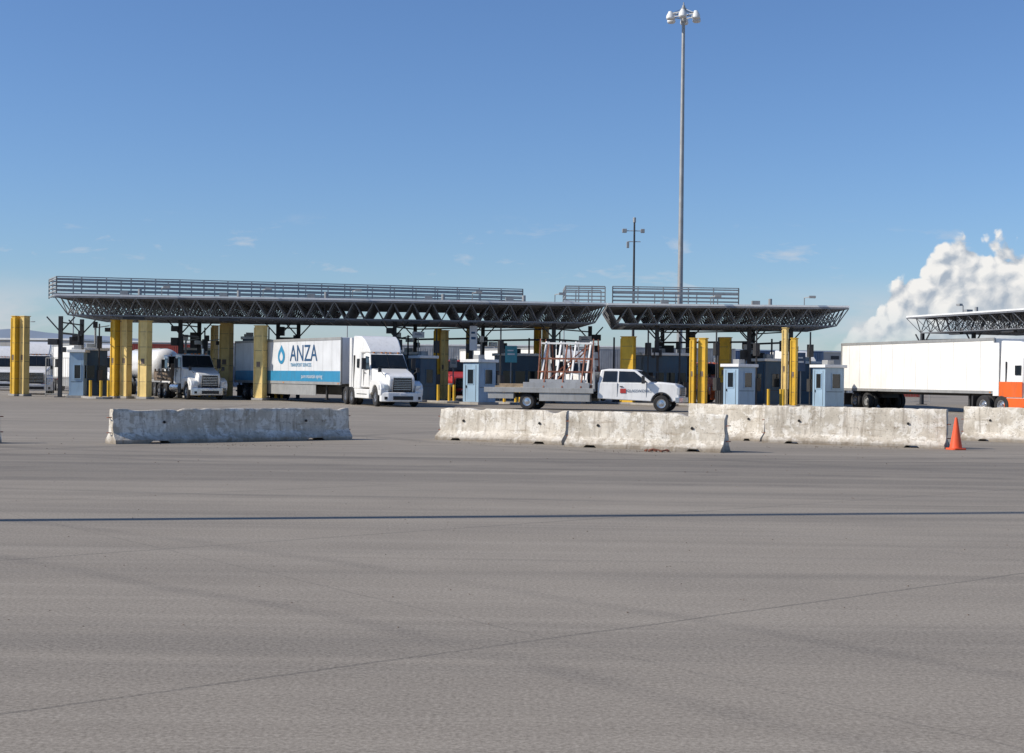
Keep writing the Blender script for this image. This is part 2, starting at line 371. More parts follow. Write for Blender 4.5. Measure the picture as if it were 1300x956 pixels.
M().box(-.1,5.8,-1.24,-1.2,.88,1.14).box(-.1,5.8,1.2,1.24,.88,1.14).box(2.9,5.6,-1.18,-.8,.45,.87).box(2.9,5.6,.8,1.18,.45,.87).box(.1,1.5,-1.18,-.8,.55,.87).obj('deck_rail_and_toolbox',steel,P,.01)
M().box(.4,3.0,-.95,.9,1.1,1.22).box(.6,2.6,-.8,.7,1.22,1.33).obj('timber_stack',wood,P,.01)
M().box(2.0,5.55,-1.12,-.6,1.1,1.42).box(2.3,5.3,-1.0,-.65,1.42,1.58).obj('slab_stack',cont_g,P,.01)
rk=M(); rr=M()
xs=[2.9,3.7,4.5,5.3]
for x in xs:
    for s in(-1,1):
        rk.beam((x,s*1.05,1.1),(x+.1,s*.22,3.55),.09)
    rk.beam((x,-1.05,1.13),(x,1.05,1.13),.09); rk.beam((x+.1,-.22,3.5),(x+.1,.22,3.5),.08)
for s in(-1,1):
    for t in(.1,.36,.64,.97):
        y=s*(1.05-.83*t); z=1.1+2.45*t
        (rr if t in(.36,.64) else rk).beam((2.7,y+.05*s,z),(5.6,y+.05*s,z),.08)
    rr.beam((2.9,s*1.0,1.2),(5.3,s*.30,3.4),.06)
    for x in (3.1,4.1,5.1):
        rr.beam((x,s*1.12,1.15),(x+.05,s*.33,3.4),.07)
for x in(2.75,5.6):
    rr.beam((x,-1.0,1.1),(x,-.5,3.7),.06); rr.beam((x,1.0,1.1),(x,.5,3.7),.06)
rk.obj('glass_rack',fascia,P); rr.obj('rack_slats',rust,P)

# ---------------------------------------------------------------- barriers
def barrier(p,q,h=.81,seed=0,wid=.60):
    p=Vector(p); q=Vector(q); L=(q-p).length; rz=math.atan2(q.y-p.y,q.x-p.x)
    back=Vector((math.cos(rz+math.pi/2),math.sin(rz+math.pi/2),0))*wid/2
    P=E('concrete_barrier',(p+q)/2+back,rz)
    hw=wid/2
    half=[(hw,0),(hw,.04),(hw,.085),(hw-.09,.165),(hw-.175,.25),(hw-.19,.38),(hw-.205,.5),(.085,h*.85),(.08,h-.03),(.055,h)]
    ring=[(y,z) for y,z in half]+[(0,h+.002)]+[(-y,z) for y,z in half[::-1]]
    n=70; k=len(ring); vs=[]; fs=[]
    for i in range(n+1):
        x=-L/2+L*i/n
        t=i/n
        slot = (.14<t<.21) or (.79<t<.86)
        e=min(i,n-i)
        for j,(y,z) in enumerate(ring):
            v=Vector((x*1.7+seed*13,y*3,z*3))
            nz=noise.noise(v)*.012+noise.noise(v*5)*.008
            ch=0
            if z>h-.05 or e<2:
                c=noise.noise(Vector((x*2.3+seed*7,z*2+y,seed)))
                c2=noise.noise(Vector((x*9+seed*3,z*3+y,seed)))
                ch=max(0,c-.15)*.12+max(0,c2-.2)*.05
            zz=z-ch if z>.3 else z
            if slot and z<.05: zz=.06
            yy=y*(1-ch*1.2)+ (nz if y>0 else -nz)
            xx=x
            if e==0: xx=x+(-1 if i else 1)*(max(0,noise.noise(Vector((y*4,z*5,seed+i))))*.09)
            vs.append((xx,yy,zz))
    for i in range(n):
        for j in range(k-1):
            fs.append((i*k+j,(i+1)*k+j,(i+1)*k+j+1,i*k+j+1))
        fs.append((i*k+k-1,(i+1)*k+k-1,(i+1)*k,i*k))
    fs.append(tuple(range(k))); fs.append(tuple(n*k+j for j in range(k-1,-1,-1)))
    m=M(); m.v=vs; m.f=fs
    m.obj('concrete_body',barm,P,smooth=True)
    hh=M()
    for x in(-L*.3,L*.3):
        for s in(-1,1): hh.cyl((x,s*.10,h*.62),(x,s*.128,h*.60),.032,n=12)
    hh.obj('lifting_holes',black,P)
    lp=M()
    for s in(-1,1):
        for z in(.25,.6): lp.beam((s*L/2,-.05,z),(s*(L/2+.07),-.05,z),.02).beam((s*L/2,.05,z),(s*(L/2+.07),.05,z),.02).beam((s*(L/2+.07),-.05,z),(s*(L/2+.07),.05,z),.02)
    lp.obj('end_loops',rust,P)
    return P
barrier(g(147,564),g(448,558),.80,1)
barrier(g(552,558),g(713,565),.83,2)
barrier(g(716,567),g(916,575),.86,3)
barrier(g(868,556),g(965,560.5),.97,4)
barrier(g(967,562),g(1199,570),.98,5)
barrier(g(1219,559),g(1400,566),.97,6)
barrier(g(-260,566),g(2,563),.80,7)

# cone
P=E('traffic_cone',g(1213.5,571),.3)
c=M().lathe((0,0,0),(0,0,1),[(.155,.04),(.15,.06),(.10,.35),(.035,.76),(.028,.79),(.001,.79)],28); c.obj('cone_body',coneo,P,smooth=True)
M().plan([(-.19,-.15),(-.15,-.19),(.15,-.19),(.19,-.15),(.19,.15),(.15,.19),(-.15,.19),(-.19,.15)],0,.045).obj('cone_base',coneo,P,.008)

# ---------------------------------------------------------------- canopies
def canopy(A,B,depth,zt,ny=7,td=1.15,railing=None,cols=(),mod=1.25):
    A=Vector((A[0],A[1],0)); B=Vector((B[0],B[1],0)); L=(B-A).length; rz=math.atan2(B.y-A.y,B.x-A.x)
    P=E('toll_canopy',A,rz)
    nx=round(L/mod); mx=L/nx; my=depth/ny
    T=lambda i,j:(i*mx,j*my,zt-.12)
    Bn=lambda i,j:((i+.5)*mx,(j+.5)*my,zt-td)
    m=M()
    for i in range(nx+1):
        for j in range(ny+1):
            if i<nx: m.beam(T(i,j),T(i+1,j),.08)
            if j<ny: m.beam(T(i,j),T(i,j+1),.05)
    for i in range(nx):
        for j in range(ny):
            b=Bn(i,j)
            for a in((i,j),(i+1,j),(i,j+1),(i+1,j+1)): m.beam(b,T(*a),.05)
            if i<nx-1: m.beam(b,Bn(i+1,j),.07)
            if j<ny-1: m.beam(b,Bn(i,j+1),.05)
    m.obj('space_frame',truss_m,P)
    M().box(.05,L-.05,.06,depth-.06,zt-.04,zt+.03).obj('roof_deck',roofu,P)
    M().box(0,L,0,.055,zt-.05,zt+.07).box(0,L,depth-.055,depth,zt-.05,zt+.07).box(-.055,0,0,depth,zt-.05,zt+.07).box(L,L+.055,0,depth,zt-.05,zt+.07).obj('fascia',fascia,P)
    fl=M()
    k=4.0
    while k<L-2:
        fl.box(k,k+1.3,.9,1.2,zt-td-.22,zt-td-.06); fl.box(k+.6,k+.66,1.0,1.06,zt-td-.08,zt-.2); k+=6.0
    fl.obj('floodlights',dksteel,P)
    ve=M(); k=3.5
    while k<L-2:
        ve.box(k,k+.5,2.4,2.9,zt+.04,zt+.45); ve.cyl((k+1.2,2.7,zt+.04),(k+1.2,2.7,zt+.6),.12,n=10)
        ve.beam((k+3,.3,zt),(k+3,.3,zt+.55),.05).beam((k+3,.3,zt+.55),(k+3.4,-.2,zt+.6),.05).box(k+3.2,k+3.6,-.4,-.15,zt+.5,zt+.65)
        k+=random.uniform(5,9)
    ve.obj('roof_vents_and_lamps',steel,P)
    cm=M(); ca=M(); eq=M(); xs=[]
    for (px,d) in cols:
        loc=P.matrix_basis.inverted() @ Vector((gx(px,d),d,0))
        x,y=loc.x,loc.y; xs.append((x,y))
        cm.box(x-.13,x+.13,y-.11,y+.11,0,zt-td+.05); cm.box(x-.3,x+.3,y-.3,y+.3,.0,.04)
        for s in(-1,1):
            ca.beam((x,y,zt-td-1.0),(x+s*.9,y,zt-td),.08)
        for rep in range(2):
            z=random.uniform(2.8,4.5); s=random.choice((-1,1)); ww=random.uniform(.3,.8)
            eq.box(min(x+s*.13,x+s*ww),max(x+s*.13,x+s*ww),y-.3,y+.25,z,z+random.uniform(.3,.7))
    if cols:
        xs.sort()
        for (xa,ya),(xb,yb) in zip(xs,xs[1:]):
            if xb-xa<5: ca.beam((xa,ya,4.2),(xb,yb,4.2),.12).beam((xa,ya,4.9),(xb,yb,4.9),.08)
        cm.obj('columns',dksteel,P,.01); ca.obj('column_brackets',dksteel,P); eq.obj('cabinets',dksteel,P,.01)
    if railing:
        m=M()
        for (p0,p1) in railing:
            p0=Vector(p0); p1=Vector(p1)
            q0=P.matrix_basis.inverted()@p0; q1=P.matrix_basis.inverted()@p1
            ln=(q1-q0).length; n=max(1,round(ln/1.55)); zb=zt+.04
            for i in range(n+1):
                q=q0.lerp(q1,i/n); m.box(q.x-.035,q.x+.035,q.y-.035,q.y+.035,zb,zb+1.28)
            for z in(.12,.38,.64,.90,1.16,1.29):
                m.beam((q0.x,q0.y,zb+z),(q1.x,q1.y,zb+z),.055,.085 if z<1.2 else .06)
        m.obj('roof_railing',steel,P)
    return P
zt=6.45
cA=(gx(68,88.5)-.0,88.5); cB=(gx(768,91),91)
rl=[((gx(70,91.3),91.3,0),(gx(662,98.5),98.5,0)),((gx(62,94.5),94.3,0),(gx(662,101.3),101.3,0)),
    ((gx(70,91.3),91.3,0),(gx(62,94.5),94.3,0)),((gx(662,98.5),98.5,0),(gx(662,101.3),101.3,0))]
canopy(cA,cB,13,zt,8,1.2,rl,[(76,93),(103,98),(228,95),(252,99),(352,99),(378,99),(500,94),(526,98),(597,94),(612,99),(702,94),(748,99)])
rl=[((gx(776,93.5),93.5,0),(gx(936,94),94,0)),((gx(776,98.5),98.5,0),(gx(936,99),99,0)),((gx(936,94),94,0),(gx(936,99),99,0)),((gx(776,93.5),93.5,0),(gx(776,98.5),98.5,0))]
canopy((gx(771,90.5),90.5),(gx(1076,90),90),12,zt-.05,8,1.2,rl,[(833,93),(840,98),(872,97),(950,94),(955,99),(1003,94)])
Pc=E('roof_guardrail',(0,0,zt+.04),0)
m=M(); x0=gx(716,95); x1=gx(766,95)
for yy in(94.6,99.0):
    for i in range(4):
        x=x0+(x1-x0)*i/3; m.box(x-.035,x+.035,yy-.035,yy+.035,0,1.28)
    for z in(.12,.38,.64,.90,1.16,1.29): m.beam((x0,yy,z),(x1,yy,z),.055,.08)
for z in(.12,.38,.64,.90,1.16,1.29): m.beam((x0,94.6,z),(x0,99.0,z),.055,.08)
m.obj('rails',steel,Pc)
M().side([(gx(714,95),0),(gx(714,95),.35),(gx(766,95),.05),(gx(766,95),0)],94.4,94.5).obj('kick_panel',trgrey,Pc)
a=at(1150,480,106); b=at(1400,480,86)
canopy((a.x,106),(b.x,86),10,6.55,6,1.2,None,[(1170,108),(1235,104),(1310,97)])

# ---------------------------------------------------------------- yellow portal pillars
def pillar(px,wpx,top,d,ma,rz=R(-28)):
    h=at(px,top,d).z; dp=.5; w=max(.18,(wpx*d/F-.22)/.88)
    P=E('radiation_portal_pillar',(gx(px,d),d,0),rz)
    M().box(-w/2,w/2,-dp/2,dp/2,.14,h).obj('housing',ma,P,.02)
    s=M()
    for k in(.2,.42,.66,.86):
        z=.14+(h-.14)*k; s.box(-w/2-.006,w/2+.006,-dp/2-.006,dp/2+.006,z-.012,z+.012)
    s.box(-w*.22,w*.22,-dp/2-.012,-dp/2,h*.45,h*.52)
    s.obj('panel_seams',brown,P)
    M().box(-w/2-.03,-w/2+.05,-dp/2-.04,-dp/2+.04,.2,h-.1).box(w/2-.05,w/2+.03,-dp/2-.04,-dp/2+.04,.2,h-.1).box(-w/2-.03,-w/2+.04,dp/2-.05,dp/2+.03,.2,h-.1).obj('corner_angles',ma,P,.006)
    M().box(-w/2-.12,w/2+.12,-dp/2-.12,dp/2+.12,0,.15).obj('plinth',concrete,P,.02)
    M().box(-w/2-.04,w/2+.04,-dp/2-.04,dp/2+.04,h,h+.05).obj('cap',ma,P)
for t in [(19.5,10,402,95,0),(31,10,402,95,1),(146,10,407,91,0),(160,13,407,91,1),(184,16,408,90,1),(287,17,411,97.5,1),(330.5,16,414,90.5,1),
          (555,9,418,95,0),(564,9,420,95,1),(682,9,416,99,0),(692,8,416,99,1),(797,19,428,92,0),(879.5,9,430,88,0),(892,12,430,88,0),
          (920,16,429,95,0),(996,9,417,90,1),(1007.5,10,430,88,0),(272,8,414,100,1),(596,9,418,101,1)]:
    pillar(*t[:4],paleyellow if t[4] else yellow)

# ---------------------------------------------------------------- booths
def booth(px,d,w,dp,h,rz,ma=boothblue,roof=fascia,wins=True,nm='guard_booth'):
    P=E(nm,(gx(px,d),d,0),rz)
    M().box(-w/2,w/2,-dp/2,dp/2,.15,h-.18).obj('walls',ma,P,.02)
    M().box(-w/2-.14,w/2+.14,-dp/2-.14,dp/2+.14,h-.18,h).obj('roof',roof,P,.02)
    M().box(-w/2-.15,w/2+.15,-dp/2-.15,dp/2+.15,0,.15).obj('plinth',concrete,P,.01)
    g_=M(); f=M()
    z0,z1=1.25,2.1
    def win(face,c,ww):
        if face=='f':
            g_.box(c-ww/2,c+ww/2,-dp/2-.012,-dp/2+.01,z0,z1)
            f.box(c-ww/2-.05,c+ww/2+.05,-dp/2-.03,-dp/2+.004,z1,z1+.05).box(c-ww/2-.05,c+ww/2+.05,-dp/2-.04,-dp/2+.004,z0-.05,z0).box(c-ww/2-.05,c-ww/2,-dp/2-.03,-dp/2+.004,z0,z1).box(c+ww/2,c+ww/2+.05,-dp/2-.03,-dp/2+.004,z0,z1)
        else:
            s=1 if face=='r' else -1; x=s*w/2
            g_.box(min(x-.01*s,x+.012*s),max(x-.01*s,x+.012*s),c-ww/2,c+ww/2,z0,z1)
            xa,xb=min(x-.004*s,x+.03*s),max(x-.004*s,x+.03*s)
            f.box(xa,xb,c-ww/2-.05,c+ww/2+.05,z1,z1+.05).box(xa,xb,c-ww/2-.05,c+ww/2+.05,z0-.05,z0).box(xa,xb,c-ww/2-.05,c-ww/2,z0,z1).box(xa,xb,c+ww/2,c+ww/2+.05,z0,z1)
    if w>2.0:
        n=int(w/.7)
        for i in range(n): win('f',-w/2+(i+.5)*w/n,w/n-.18)
    else: win('f',w*.08,w*.42)
    win('r',0,dp*.5); win('l',0,dp*.36)
    g_.obj('windows',glass,P); f.obj('window_frames',ma,P)
    dr=M(); dr.box(-w/2-.012,-w/2,-dp*.34,-dp*.32,.2,h-.35).box(-w/2-.012,-w/2,dp*.32,dp*.34,.2,h-.35).box(-w/2-.05,-w/2,dp*.24,dp*.28,1.0,1.15)
    dr.box(-w/2+.1,w/2-.1,-dp/2-.006,-dp/2,1.02,1.05); dr.obj('door_and_seams',dksteel,P)
    M().box(-w/2-.004,-w/2+.06,-dp/2-.004,-dp/2+.06,.16,h-.19).box(w/2-.06,w/2+.004,-dp/2-.004,-dp/2+.06,.16,h-.19).obj('corner_trim',ma,P)
    M().box(-.25,.25,-.2,.3,h,h+.28).obj('rooftop_unit',steel,P,.02)
    return P
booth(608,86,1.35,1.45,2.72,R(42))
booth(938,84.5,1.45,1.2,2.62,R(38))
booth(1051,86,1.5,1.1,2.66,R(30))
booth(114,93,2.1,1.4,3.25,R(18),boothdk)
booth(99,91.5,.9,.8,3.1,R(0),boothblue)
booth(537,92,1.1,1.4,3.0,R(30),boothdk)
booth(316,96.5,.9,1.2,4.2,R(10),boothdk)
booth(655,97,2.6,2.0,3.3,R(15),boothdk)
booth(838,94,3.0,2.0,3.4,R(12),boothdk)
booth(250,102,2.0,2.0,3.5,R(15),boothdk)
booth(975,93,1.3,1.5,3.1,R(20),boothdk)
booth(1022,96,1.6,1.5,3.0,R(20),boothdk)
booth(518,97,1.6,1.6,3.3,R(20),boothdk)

# islands with bollards and equipment
for px,d in((112,93),(245,98),(325,96),(535,94),(615,92),(690,97),(800,93),(885,91),(935,90),(1003,92)):
    P=E('traffic_island',(gx(px,d),d,0),R(-64))
    M().plan([(-6,-.75),(4.5,-.75),(5.2,-.4),(5.35,0),(5.2,.4),(4.5,.75),(-6,.75)],0,.13).obj('kerbed_slab',concrete,P,.02)
    bo=M()
    for x,y in((4.6,0),(4.1,.55),(4.1,-.55)): bo.cyl((x,y,.1),(x,y,1.15),.09,n=14)
    bo.obj('bollards',yellow,P,smooth=True)
    po=M(); po.cyl((1.5,.4,.1),(1.5,.4,4.8),.05,n=8).cyl((-1.5,-.4,.1),(-1.5,-.4,4.4),.06,n=8).box(1.3,1.7,.3,.6,1.0,1.8).box(-2.0,-1.3,-.2,.3,.13,1.5).box(1.35,1.65,.25,.55,3.2,4.0)
    po.obj('poles_and_cabinets',dksteel,P)
for px,d,z in((120,94,4.6),(235,97,3.9),(262,98,3.9),(505,96,4.2),(640,97,3.6),(610,95,4.0),(715,98,3.8),(822,95,3.7),(860,96,3.7),(945,96,3.7)):
    P=E('camera_post',(gx(px,d),d,0),R(random.uniform(-30,30)))
    M().cyl((0,0,0),(0,0,z),.07,n=12).beam((0,0,z),(.9,-.1,z+.15),.06).obj('post',steel,P)
    M().box(.6,1.1,-.25,.1,z-.25,z+.02).box(-.25,.25,-.18,.12,z*.55,z*.55+.7).box(-.15,.15,-.1,.1,z,z+.4).obj('camera_housings',random.choice((dksteel,fascia,dksteel)),P,.02)
for px,d,zc,ma,w,h in((648,94,3.2,teal,.8,1.1),(1016,92,2.9,cont_b,.6,1.2),(600,93,4.2,mirrorg,.5,1.6),(742,97,4.3,mirrorg,.9,.5),(530,94,4.4,mirrorg,.8,.4),(575,97,2.6,mirrorg,.5,.6)):
    P=E('lane_sign',(gx(px,d),d,0),R(8))
    M().cyl((0,0.06,0),(0,.06,zc+h/2),.045,n=10).obj('post',steel,P)
    M().box(-w/2,w/2,-.03,.0,zc-h/2,zc+h/2).obj('panel',ma,P,.01)
    M().box(-w*.3,w*.3,-.036,-.03,zc-h*.05,zc+h*.05).box(-w*.3,w*.2,-.036,-.03,zc+h*.18,zc+h*.26).obj('legend',navy if ma is mirrorg else mirrorg,P)

# ---------------------------------------------------------------- masts
def mast(x,y,h,r0=.30,r1=.13,rot=0):
    P=E('high_mast_light',(x,y,0),rot)
    M().cyl((0,0,0),(0,0,h),r0,r1,24).obj('shaft',steel,P,smooth=True)
    M().cyl((0,0,0),(0,0,.12),.55,n=20).cyl((0,0,h-1.3),(0,0,h-.2),.22,n=16).obj('base_and_headframe',steel,P)
    ri=M(); lm=M()
    n=6
    for i in range(n):
        a=2*math.pi*i/n+.35; b=2*math.pi*(i+1)/n+.35; r=1.15
        p=(r*math.cos(a),r*math.sin(a),h-.75); q=(r*math.cos(b),r*math.sin(b),h-.75)
        ri.beam((0,0,h-.75),p,.07); ri.beam(p,q,.07)
        ri.beam((0,0,h-.2),(r*.9*math.cos(a),r*.9*math.sin(a),h-.72),.04)
        lm.lathe((p[0],p[1],h-1.2),(0,0,1),[(.001,.02),(.27,.0),(.33,.08),(.31,.3),(.2,.5),(.15,.62),(.001,.64)],18)
    ri.obj('luminaire_ring',steel,P); lm.obj('luminaires',fascia,P,smooth=True)
    M().cyl((0,0,h-.2),(0,0,h+.25),.05,n=8).obj('lightning_rod',steel,P)
tp=at(868,4,112)
mast(tp.x,112,tp.z-.2,.25,.12)
# neighbouring mast beside the camera (its shadow crosses the apron)
SD=Vector((.98,.2,0))
mast(-14.2,13.75,30,.13,.09)
P=E('camera_mast',(at(803,480,112).x,112,0),0); hz=at(803,281,112).z
M().cyl((0,0,0),(0,0,hz),.13,.07,14).obj('shaft',dksteel,P,smooth=True)
M().beam((-.8,0,hz-.75),(.7,0,hz-.75),.06).beam((-.5,0,hz-1.6),(.5,0,hz-1.6),.06).box(-.95,-.6,-.15,.15,hz-.9,hz-.6).box(.5,.8,-.15,.15,hz-.9,hz-.6).box(-.6,-.4,-.1,.1,hz-2.1,hz-1.6).cyl((0,0,hz-.1),(0,0,hz+.3),.12,n=10).obj('cameras_and_arms',steel,P,.02)
for px,d,h in((92,150,9),(715,170,9),(30,240,10),(440,180,9)):
    P=E('street_lamp',(gx(px,d),d,0),0)
    M().cyl((0,0,0),(0,0,h),.09,.06,10).beam((0,0,h),(1.4,0,h+.15),.06).obj('pole',steel,P); M().box(1.2,1.8,-.15,.15,h+.05,h+.2).obj('lamp_head',steel,P,.03)

# fences
def fence(x0,y0,x1,y1,h=2.2):
    P=E('steel_fence',(x0,y0,0),math.atan2(y1-y0,x1-x0)); L=math.hypot(x1-x0,y1-y0)
    m=M(); n=max(1,int(L/2.5))
    for i in range(n+1): m.cyl((i*L/n,0,0),(i*L/n,0,h),.04,n=8)
    for z in(.15,h*.5,h): m.beam((0,0,z),(L,0,z),.04)
    k=0
    while k<L: m.beam((k,0,.1),(k,0,h),.012); k+=.2
    m.obj('posts_and_pickets',steel,P)
fence(gx(58,97),97,gx(88,96),96,2.6)
fence(gx(-40,130),130,gx(900,150),150,2.4)
fence(gx(900,120),120,gx(1180,116),116,2.2)

# background buildings / containers
def warehouse(px,d,w,h,dp,ma=whwall):
    P=E('warehouse',(gx(px,d),d,0),R(random.uniform(-12,12)))
    M().box(-w/2,w/2,0,dp,0,h).obj('walls',ma,P)
    M().box(-w/2-.3,w/2+.3,-.3,dp+.3,h,h+.4).obj('roof',fascia,P)
    dr=M(); x=-w/2+3
    while x<w/2-4: dr.box(x,x+3.5,-.05,.0,0,4); dr.box(x,x+2.5,-.04,0,h-2,h-1); x+=7
    dr.obj('doors_and_windows',dksteel,P)
for a in((-60,330,60,9,30),(250,380,70,10,30,cont_g),(480,350,45,8,25),(640,420,80,11,40,whwall),(830,360,50,9,30,cont_g),(1050,400,60,10,30),(1330,300,50,9,30)): warehouse(*a)
def container(px,d,ma,z=0,rz=.1):
    P=E('shipping_container',(gx(px,d),d,z),rz)
    M().box(-6.1,6.1,-1.2,1.2,.05,2.6).obj('shell',ma,P)
    m=M(); x=-6
    while x<6: m.box(x,x+.14,-1.24,-1.2,.2,2.45); x+=.28
    m.obj('corrugations',ma,P)
    M().box(-6.12,-5.95,-1.25,1.25,0,2.62).box(5.95,6.12,-1.25,1.25,0,2.62).box(-6.1,6.1,-1.25,1.25,2.6,2.66).obj('frame',ma,P)
for px,d,ma in((10,190,cont_r),(55,185,cont_r),(75,200,cont_b),(180,180,cont_g),(300,185,cont_b),(420,190,cont_r),(470,185,cont_g),(560,170,cont_r),(640,180,cont_b),(720,175,cont_r),(780,185,cont_g),(860,165,cont_r),(930,170,cont_r),(975,175,cont_b),(1040,160,cont_g),(1100,165,cont_r)):
    container(px,d,ma,0,random.uniform(-.3,.3))
    if random.random()<.5: container(px+4,d,random.choice((cont_r,cont_b,cont_g)),2.68,random.uniform(-.1,.1))

# ---------------------------------------------------------------- ground
def ground():
    m,nt,N,L,B=newmat('worn_concrete_apron')
    tc=N.new('ShaderNodeTexCoord').outputs['Object']
    big=noi(nt,tc,.07,4,.6)
    c=mixc(nt,mapr(nt,big,.35,.65),(.245,.212,.170),(.325,.284,.229))
    med=noi(nt,tc,.5,5,.65)
    c=mixc(nt,mapr(nt,med,.45,.72,0,.45),c,(.18,.156,.127))
    s1=noi(nt,mapping(nt,tc,(.05,.8,1),(0,0,R(3))),1.0,5,.65,.5)
    c=mixc(nt,mapr(nt,s1,.45,.64,0,.65),c,(.158,.139,.115))
    s2=noi(nt,mapping(nt,tc,(.07,1.9,1),(0,0,R(-7)),(5,3,0)),1.0,4,.65,.4)
    c=mixc(nt,mapr(nt,s2,.48,.70,0,.5),c,(.38,.335,.275))
    gp=N.new('ShaderNodeSeparateXYZ'); L.new(tc,gp.inputs[0])
    wob=mth(nt,'MULTIPLY',noi(nt,tc,.12,2),1.6)
    yw=mth(nt,'ADD',gp.outputs[1],mth(nt,'MULTIPLY',wob,1.5))
    # the well-used turning lane in front of the barriers
    lane=mth(nt,'MULTIPLY',mapr(nt,yw,19,25,0,1,True),mapr(nt,yw,29,33,1,0,True))
    c=mixc(nt,mth(nt,'MULTIPLY',lane,mapr(nt,s1,.35,.55,.12,.5)),c,(.125,.11,.093))
    brk=mapr(nt,med,.3,.6)
    def arc(cx,cy,r,w,amt):
        vm=N.new('ShaderNodeVectorMath'); vm.operation='DISTANCE'; L.new(tc,vm.inputs[0]); vm.inputs[1].default_value=(cx,cy,0)
        dd=mth(nt,'ABSOLUTE',mth(nt,'SUBTRACT',mth(nt,'ADD',vm.outputs['Value'],wob),r))
        return mth(nt,'MULTIPLY',mapr(nt,dd,w*.3,w,amt,0),brk)
    for a in((-10,95,68,.5,.6),(-10,95,70.3,.4,.5),(12,100,74,.45,.6),(12,100,76.3,.35,.5),(40,70,55,.4,.5),(-45,60,47,.4,.5),(0,-60,83,.45,.55),(0,-60,85.4,.45,.55),(8,140,122,.14,.4),(-30,-20,42,.16,.35),(-30,-20,43.9,.16,.35)):
        c=mixc(nt,arc(*a),c,(.09,.08,.07))
    rp=mapping(nt,tc,(1,1,1),(0,0,R(51.2)),(1.25,.35,0))
    sx=N.new('ShaderNodeSeparateXYZ'); L.new(rp,sx.inputs[0])
    jn=mth(nt,'MULTIPLY',mth(nt,'SUBTRACT',noi(nt,tc,1.5,3),.5),.06)
    def joint(o,per,w):
        fr=mth(nt,'PINGPONG',mth(nt,'ADD',o,jn),per/2)
        return mapr(nt,fr,w*.4,w,1,0)
    jj=mth(nt,'MAXIMUM',joint(sx.outputs[0],5.5,.024),mth(nt,'MULTIPLY',joint(sx.outputs[1],6.1,.018),.5))
    jj=mth(nt,'MULTIPLY',jj,mapr(nt,med,.3,.6,.35,.75))
    # sealed construction joint just before the barriers
    sj=mth(nt,'ABSOLUTE',mth(nt,'SUBTRACT',mth(nt,'ADD',gp.outputs[1],mth(nt,'ADD',mth(nt,'MULTIPLY',gp.outputs[0],-.06),jn)),28.6))
    jj=mth(nt,'MAXIMUM',jj,mapr(nt,sj,.06,.16,.75,0))
    c=mixc(nt,jj,c,(.07,.062,.052))
    agg=noi(nt,tc,38,3,.8)
    c=mixc(nt,mapr(nt,agg,.32,.68,.0,1.0),mixc(nt,.42,c,(.06,.053,.045)),mixc(nt,.28,c,(.60,.55,.48)))
    L.new(c,B.inputs['Base Color']); B.inputs['Roughness'].default_value=.92
    B.inputs['Specular IOR Level'].default_value=.2
    me=bpy.data.meshes.new('ground'); S=6000
    me.from_pydata([(-S,-300,0),(S,-300,0),(S,S,0),(-S,S,0)],[],[(0,1,2,3)])
    o=bpy.data.objects.new('ground',me); scene.collection.objects.link(o); me.materials.append(m)
ground()
# grit and debris
m=M()
for i in range(500):
    d=random.uniform(9,40); x=random.uniform(-.38,.38)*d
    if random.random()<.5:
        q=random.choice([g(300,565),g(640,563),g(820,573),g(1090,568)]); x=q.x+random.gauss(0,1.2); d=q.y+random.gauss(0,.3)-.2
    s=random.uniform(.003,.008)*(1 if d<25 else 1.8)
    vs=[(x+random.uniform(.5,1)*s*a,d+random.uniform(.5,1)*s*b,(.0 if c<0 else 1)*s*random.uniform(.6,1)) for a in(-1,1) for b in(-1,1) for c in(-1,1)]
    m.add(vs,[(0,1,3,2),(4,6,7,5),(0,4,5,1),(2,3,7,6),(1,5,7,3)])
m.obj('gravel_debris',brown)
m=M()
q=g(828,574)
for i in range(7):
    a=random.uniform(0,3.1); x=q.x+random.gauss(0,.15); y=q.y+random.gauss(0,.08)
    m.beam((x,y,.025),(x+.22*math.cos(a),y+.15*math.sin(a),random.uniform(.03,.07)),.05,.03)
m.obj('rag_litter',rust)

# hills
hm=mat('hazy_hills',(.20,.25,.32),.95,0,.12,.004,.1)  # aerial haze is painted into this blue-grey base colour
m=M(); n=160
for i in range(n+1):
    x=-4200+8400*i/n
    h=80+55*noise.noise(Vector((x*.0011,3,0)))+18*noise.noise(Vector((x*.006,1,0)))
    h=max(8,h*(1.1 if x<0 else .6))
    m.v+= [(x,3600,0),(x,4000,h),(x,4600,h*.6)]
for i in range(n):
    for j in range(2): m.f.append((i*3+j,(i+1)*3+j,(i+1)*3+j+1,i*3+j+1))
m.obj('hills',hm,smooth=True)
tm=mat('tree_foliage',(.05,.07,.035),.9,0,.4,.2,.3)
m=M()
for i in range(220):
    x=random.uniform(-260,330); y=random.uniform(430,520); r=random.uniform(2,4.5)
    for k in range(5):
        cx=x+random.gauss(0,r*.6); cz=random.uniform(.4,1.3)*r; rr_=r*random.uniform(.35,.7)
        m.lathe((cx,y,cz),(0,0,1),[(.001,-rr_),(rr_*.8,-rr_*.5),(rr_,0),(rr_*.7,rr_*.6),(.001,rr_*random.uniform(.8,1.2))],6)
m.obj('distant_trees',tm)

